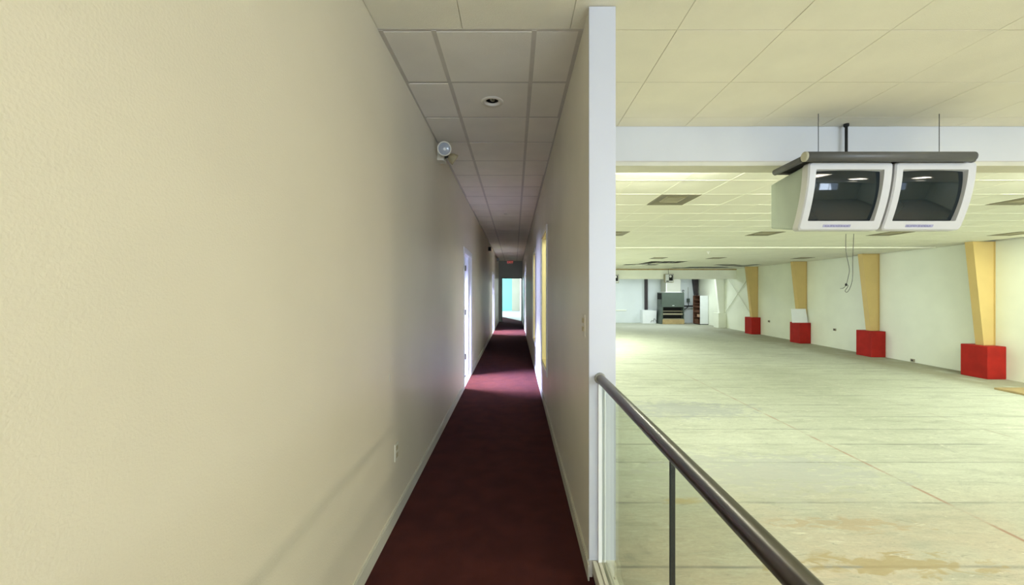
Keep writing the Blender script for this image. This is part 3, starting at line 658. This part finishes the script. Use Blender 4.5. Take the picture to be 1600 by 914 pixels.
# white board on the third footing
p = put(1237, 504.5, 17.95); q = put(1261, 483.5, 17.95); zt_ = ZF+.93
bd = MB().hexa([(p[0], 17.9, zt_), (q[0], 17.9, zt_), (q[0], 17.93, zt_), (p[0], 17.93, zt_)], [(p[0]+.02, 18.01, zt_+.62), (q[0]-.01, 18.01, zt_+.62), (q[0]-.01, 18.03, zt_+.62), (p[0]+.02, 18.03, zt_+.62)])
single('white_board', bd, M['paper'], ((p[0]+q[0])/2, 17.95, zt_), 'white rectangular board leaning on the third red footing', 'board')
# cross bracing between the last columns
for a, b_, lb in (((25.3, ZF+1.0), (22.2, ZH-.15), 'rising toward the viewer'), ((22.3, ZF+1.0), (25.4, ZH-.15), 'rising toward the far end')):
    ox_ = .05 if a[0] > 24 else .10
    single('brace_rod', MB().tube([(wx(a[0])-ox_, a[0], a[1]), (wx(b_[0])-ox_, b_[0], b_[1])], .02, 8), M['hwall'], (wx(a[0])-.06, a[0], a[1]), 'pale diagonal brace rod on the wall before the white column, '+lb, 'brace')
# wall outlets
for px, py, lb in ((1202, 502, 'tiny dark wall box between the two farthest red footings'), (1305, 515, 'tiny dark wall box between the second and third red footings'), (1427, 563, 'tiny dark wall box near the floor between the two nearest footings')):
    r_ = (px-804)/F; D = 12.8/(r_-.028); z = EYE+D*(455-py)/F; s = .06
    o = thing('wall_box', (wx(D), D, z), lb, 'outlet', None)
    part('box', MB().box(wx(D)-.04, wx(D)-.004, D-s, D+s, z-s*.8, z+s*.8, .004), M['vent2'], o); part('opening', MB().box(wx(D)-.044, wx(D)-.040, D-s*.6, D+s*.6, z-s*.5, z+s*.5), M['slot'], o)
# dangling wires
w1 = [put(1321.8, 455-F*1.36/9.4, 9.4)]+[put(a, b_, 9.4) for a, b_ in ((1322, 393), (1327, 419.6), (1325.5, 432), (1322, 445), (1318, 450), (1313, 451))]
w2 = [put(1334, 455-F*1.36/9.4, 9.4)]+[put(a, b_, 9.4) for a, b_ in ((1332.5, 402.5), (1332, 435), (1328, 450), (1323.5, 456.5), (1320.5, 454.5), (1324, 449), (1325, 446), (1322, 444.5))]
def smooth(pts, n=5):
    P = [Vector(p) for p in pts]; out = []
    for i in range(len(P)-1):
        p0, p1, p2, p3 = P[max(i-1, 0)], P[i], P[i+1], P[min(i+2, len(P)-1)]
        for k in range(n):
            t = k/n; out.append(.5*((2*p1)+(p2-p0)*t+(2*p0-5*p1+4*p2-p3)*t*t+(3*p1-p0-3*p2+p3)*t**3))
    return out+[P[-1]]
wr = thing('dangling_wire', (w1[0][0], 9.4, ZH), 'pair of thin dark wires dangling from the ceiling below the monitors', 'wire')
part('wire', MB().tube(smooth(w1), .006, 6), M['wire'], wr); part('wire', MB().tube(smooth(w2), .006, 6), M['wire'], wr)
part('connector', MB().lathe(w1[4], (0, 0, 1), [(.01, -.03), (.022, -.01), (.022, .02), (.01, .035)], 10), M['black'], wr)
# board on the floor at the right edge
single('floor_board', MB().box(11.48, 12.5, 7.6, 9.5, ZF, ZF+.045, .004), M['tan'], (12, 8.5, ZF), 'tan wooden board lying on the floor before the nearest red footing', 'board')
# sprinkler & dropped strip
p = put(1106.8, 395, 13.5)
single('smoke_detector', MB().lathe((p[0], 13.5, ZH), (0, 0, -1), [(.06, .004), (.055, .03), (.02, .045), (.018, .09), (.006, .1)], 14), mat('bright_white_plastic', (.9,.9,.85), .4, .02, 5), (p[0], 13.5, ZH), 'tiny white fitting under the hall ceiling beyond the trim strip', 'detector')
single('fallen_tile', MB().hexa([(6.0, 19.5, ZH-.08), (6.55, 19.5, ZH-.03), (6.55, 19.8, ZH-.03), (6.0, 19.8, ZH-.08)], [(6.0, 19.5, ZH-.06), (6.55, 19.5, ZH-.008), (6.55, 19.8, ZH-.008), (6.0, 19.8, ZH-.06)]), mat('loose_white_tile', (.9,.9,.82), .6, .02, 5), (6.3, 19.65, ZH-.05), 'loose white ceiling strip beside the black ceiling gap', 'tile')
# ================================================================== FAR END
D = 29.3
single('dark_post', MB().box(put(1008, 0, D)[0], put(1012, 0, D)[0], 29.28, 29.48, ZF+.98, ZH-.006), M['dark'], (9.75, 29.38, ZF+.98), 'dark steel post rising from the white block at the far end', 'post')
x0, x1 = put(1004.5, 0, 28.9)[0], put(1026, 0, 28.9)[0]
single('white_block', MB().hexa([(x0, 28.9, ZF), (x1-.03, 28.9, ZF), (x1-.03, 29.49, ZF), (x0, 29.49, ZF)], [(x0, 28.9, ZF+.98), (x1, 28.9, ZF+.94), (x1, 29.49, ZF+.94), (x0, 29.49, ZF+.98)]), M['paper'], ((x0+x1)/2, 29.2, ZF), 'low white block left of the green machine', 'block')
cpt = [(x1-.45, 28.88, ZF+.08), (x1-.35, 28.87, ZF+.22), (x1-.25, 28.87, ZF+.16), (x1-.2, 28.87, ZF+.35), (x1-.12, 28.87, ZF+.3), (x1-.02, 28.87, ZF+.12)]
single('loose_cord', MB().tube(smooth(cpt), .012, 6), M['wire'], (x1-.25, 28.87, ZF+.1), 'short dark cord in front of the low white block', 'cord')
mc = thing('green_machine', (11.3, 28.8, ZF), 'large grey green enamel machine with open dark front, far end', 'machine')
mx0, mx1 = 10.53, 12.1; y0, y1 = 28.3, 29.3; zt_ = EYE-.09; zm = EYE-1.14
hood = MB(); hood.box(mx0, mx1, y0, y1, zm, zt_-0, .01)
part('hood', hood, M['green'], mc)
part('hood_opening', MB().box(mx0-.012, mx0, y0+.12, y1-.08, zt_-.5, zt_-.06), M['black'], mc, 'black opening in the left side')
part('side_box', MB().box(mx0-.03, mx0-.012, y0+.2, y1-.15, zt_-.85, zt_-.52), M['green'], mc)
part('side_panel', MB().hexa([(mx0-.12, y0, ZF), (mx0+.06, y0, ZF), (mx0+.06, y1, ZF), (mx0-.12, y1, ZF)], [(mx0, y0, zm), (mx0+.06, y0, zm), (mx0+.06, y1, zm), (mx0, y1, zm)]), M['green'], mc)
part('side_panel', MB().box(mx1-.05, mx1, y0, y1, ZF, zm), M['green'], mc)
part('inner_panel', MB().box(mx0+.06, mx1-.05, y0+.45, y0+.5, ZF+.3, zm), M['black'], mc, 'dark interior')
part('cross_bar', MB().box(mx0+.06, mx1-.12, y0-.01, y0+.06, EYE-1.68, EYE-1.58), M['vent2'], mc)
part('cross_bar', MB().box(mx0+.06, mx1-.05, y0+.1, y0+.16, EYE-1.46, EYE-1.4), M['vent'], mc)
part('base_box', MB().box(mx0+.02, mx1, y0-.05, y0+.4, ZF, ZF+.34, .01), M['tan'], mc, 'tan wooden base box')
part('shelf', MB().box(mx0+.06, mx1-.05, y0, y0+.45, ZF+.34, ZF+.38), M['vent2'], mc)
part('small_plate', MB().box(11.25, 11.4, y0-.006, y0, zm+.1, zm+.13), M['paper'], mc)
dx0, dx1 = 10.85, 11.9; dt = thing('air_duct', (11.4, 28.95, zt_), 'grey square duct rising from the top of the green machine', 'duct')
part('shaft', MB().box(dx0, dx1, 28.45, 29.45, zt_+.05, ZH-.006), mat('duct_grey', (.48,.49,.42), .5, .06, 2), dt)
part('corner_strip', MB().box(dx0, dx0+.07, 28.44, 28.45, zt_+.05, ZH-.006), M['casing'], dt); part('base_flange', MB().box(dx0-.08, dx1+.12, 28.38, 29.49, zt_, zt_+.05), M['casing'], dt)
single('coiled_hose', MB().tube([(12.02+.06*math.cos(a), 28.30+.004*a, zt_+.1+.075*math.sin(a)) for a in [i*PI/8 for i in range(20)]], .02, 8), M['wire'], (12.02, 28.5, zt_), 'small dark coil on the top right corner of the green machine', 'hose')
eb = thing('electrical_box', (12.88, YBACK, EYE-.7), 'small grey switch box on the far wall right of the green machine', 'electrical box')
part('box', MB().box(12.78, 12.98, YBACK-.12, YBACK, EYE-.82, EYE-.54, .01), M['green'], eb)
part('conduit', MB().tube([(12.88, YBACK-.05, EYE-.54), (12.88, YBACK-.05, EYE+.3)], .012, 8), M['vent'], eb)
part('cord', MB().tube(smooth([(12.88, YBACK-.08, EYE-.82), (12.86, YBACK-.1, EYE-1.1), (12.6, YBACK-.12, EYE-1.35), (12.2, YBACK-.14, EYE-1.42)]), .03, 8), M['wire'], eb)
single('wall_pipe', MB().tube([(12.12, YBACK-.22, EYE-1.1), (13.3, YBACK-.22, EYE-1.1)], .055, 12), M['black'], (12.7, YBACK-.22, EYE-1.1), 'black horizontal pipe between the green machine and the shelf unit', 'pipe')
dp = MB().hexa([(13.3, 29.2, EYE-.4), (13.5, 29.2, EYE-.4), (13.5, 29.45, EYE-.4), (13.3, 29.45, EYE-.4)], [(13.1, 29.2, ZH-.006), (13.5, 29.2, ZH-.006), (13.5, 29.45, ZH-.006), (13.1, 29.45, ZH-.006)])
single('dark_post', dp, M['dark'], (13.4, 29.3, EYE-.4), 'dark tapered post in the far right corner above the shelf unit', 'post')
sh = thing('shelf_unit', (13.2, 28.3, ZF), 'tall white sided shelf unit with brown shelves against the right wall', 'shelf')
sx0, sx1, sy0, sy1, szt = 12.95, 13.55, 27.75, 28.8, ZF+2.04
part('side_panel', MB().box(sx0+.03, sx1, sy0, sy0+.03, ZF+.05, szt, .004), M['paper'], sh, 'white side panel'); part('side_panel', MB().box(sx0, sx1, sy1-.03, sy1, ZF+.05, szt, .004), M['wood'], sh)
part('back_panel', MB().box(sx1-.02, sx1, sy0+.03, sy1-.03, ZF+.05, szt), M['wood'], sh)
part('plinth', MB().box(sx0+.03, sx1, sy0, sy1, ZF, ZF+.05), M['black'], sh)
SZ = [ZF+.05, ZF+.5, ZF+.85, ZF+1.2, ZF+1.45, ZF+1.7, szt-.03]
for z in SZ: part('shelf', MB().box(sx0, sx1-.02, sy0+.03, sy1-.03, z, z+.025), M['wood'], sh)
for i, (yy, z, w_, h_, m_, lb) in enumerate(((28.1, ZF+.525, .35, .2, 'card', 'pinkish box on the second shelf of the shelf unit'), (28.4, ZF+.075, .5, .3, 'wood', 'brown box on the bottom shelf of the shelf unit'), (28.3, ZF+.875, .6, .15, 'wood', 'brown box on the middle shelf of the shelf unit'), (28.25, ZF+1.225, .7, .1, 'wood', 'flat brown box above the middle of the shelf unit'))):
    single('storage_box', MB().box(sx0+.05, sx1-.15, yy-w_/2, yy+w_/2, z, z+h_, .006), M[m_], (13.2, yy, z), lb, 'box')
# hanging boxes in front of the far beam
for n, (px0, px1, py0, py1) in enumerate(((1039, 1052.6, 428, 441.6), (953.5, 967, 428.8, 442.3))):
    a = put(px0, py1, 23.8); b_ = put(px1, py0, 23.8)
    t = thing('hanging_box', ((a[0]+b_[0])/2, 23.9, b_[2]), ('small white framed box hanging before the far beam, above the green machine', 'small white framed box hanging at the far left, half hidden by the wall end')[n], 'hanging box', 'hanging boxes at the far beam')
    part('case', MB().box(a[0], b_[0], 23.8, 24.02, a[2], b_[2], .01), M['vent2'], t)
    W_ = b_[0]-a[0]; H_ = b_[2]-a[2]
    part('front_frame', MB().box(a[0]+.03, b_[0]-.03, 23.785, 23.8, a[2]+.03, b_[2]-.03), M['paper'], t)
    part('dark_screen', MB().box(a[0]+W_*.45, b_[0]-.06, 23.775, 23.785, a[2]+.12, b_[2]-.06), M['black'], t)
    part('round_reflection', MB().lathe((a[0]+W_*.62, 23.775, b_[2]-.15), (0, -1, 0), [(.07, 0), (.07, .01), (.05, .014)], 16), M['bulb'], t)  # white disc stands in for a round reflection on the dark screen
    part('dark_bar', MB().box(a[0]+.07, a[0]+W_*.42, 23.775, 23.785, a[2]+.06, a[2]+.11), M['black'], t)
    part('hanger', MB().tube([((a[0]+b_[0])/2, 23.9, b_[2]), ((a[0]+b_[0])/2-.03, 23.9, ZH)], .01, 6), M['wire'], t)
# small items on the far wall
single('wall_rail', MB().box(put(950, 0, 29.4)[0], put(979, 0, 29.4)[0], 29.45, 29.5, EYE-1.45, EYE-1.38), M['hbeam'], (7.6, 29.47, EYE-1.4), 'pale rail low on the far white wall beside the wall end', 'rail')
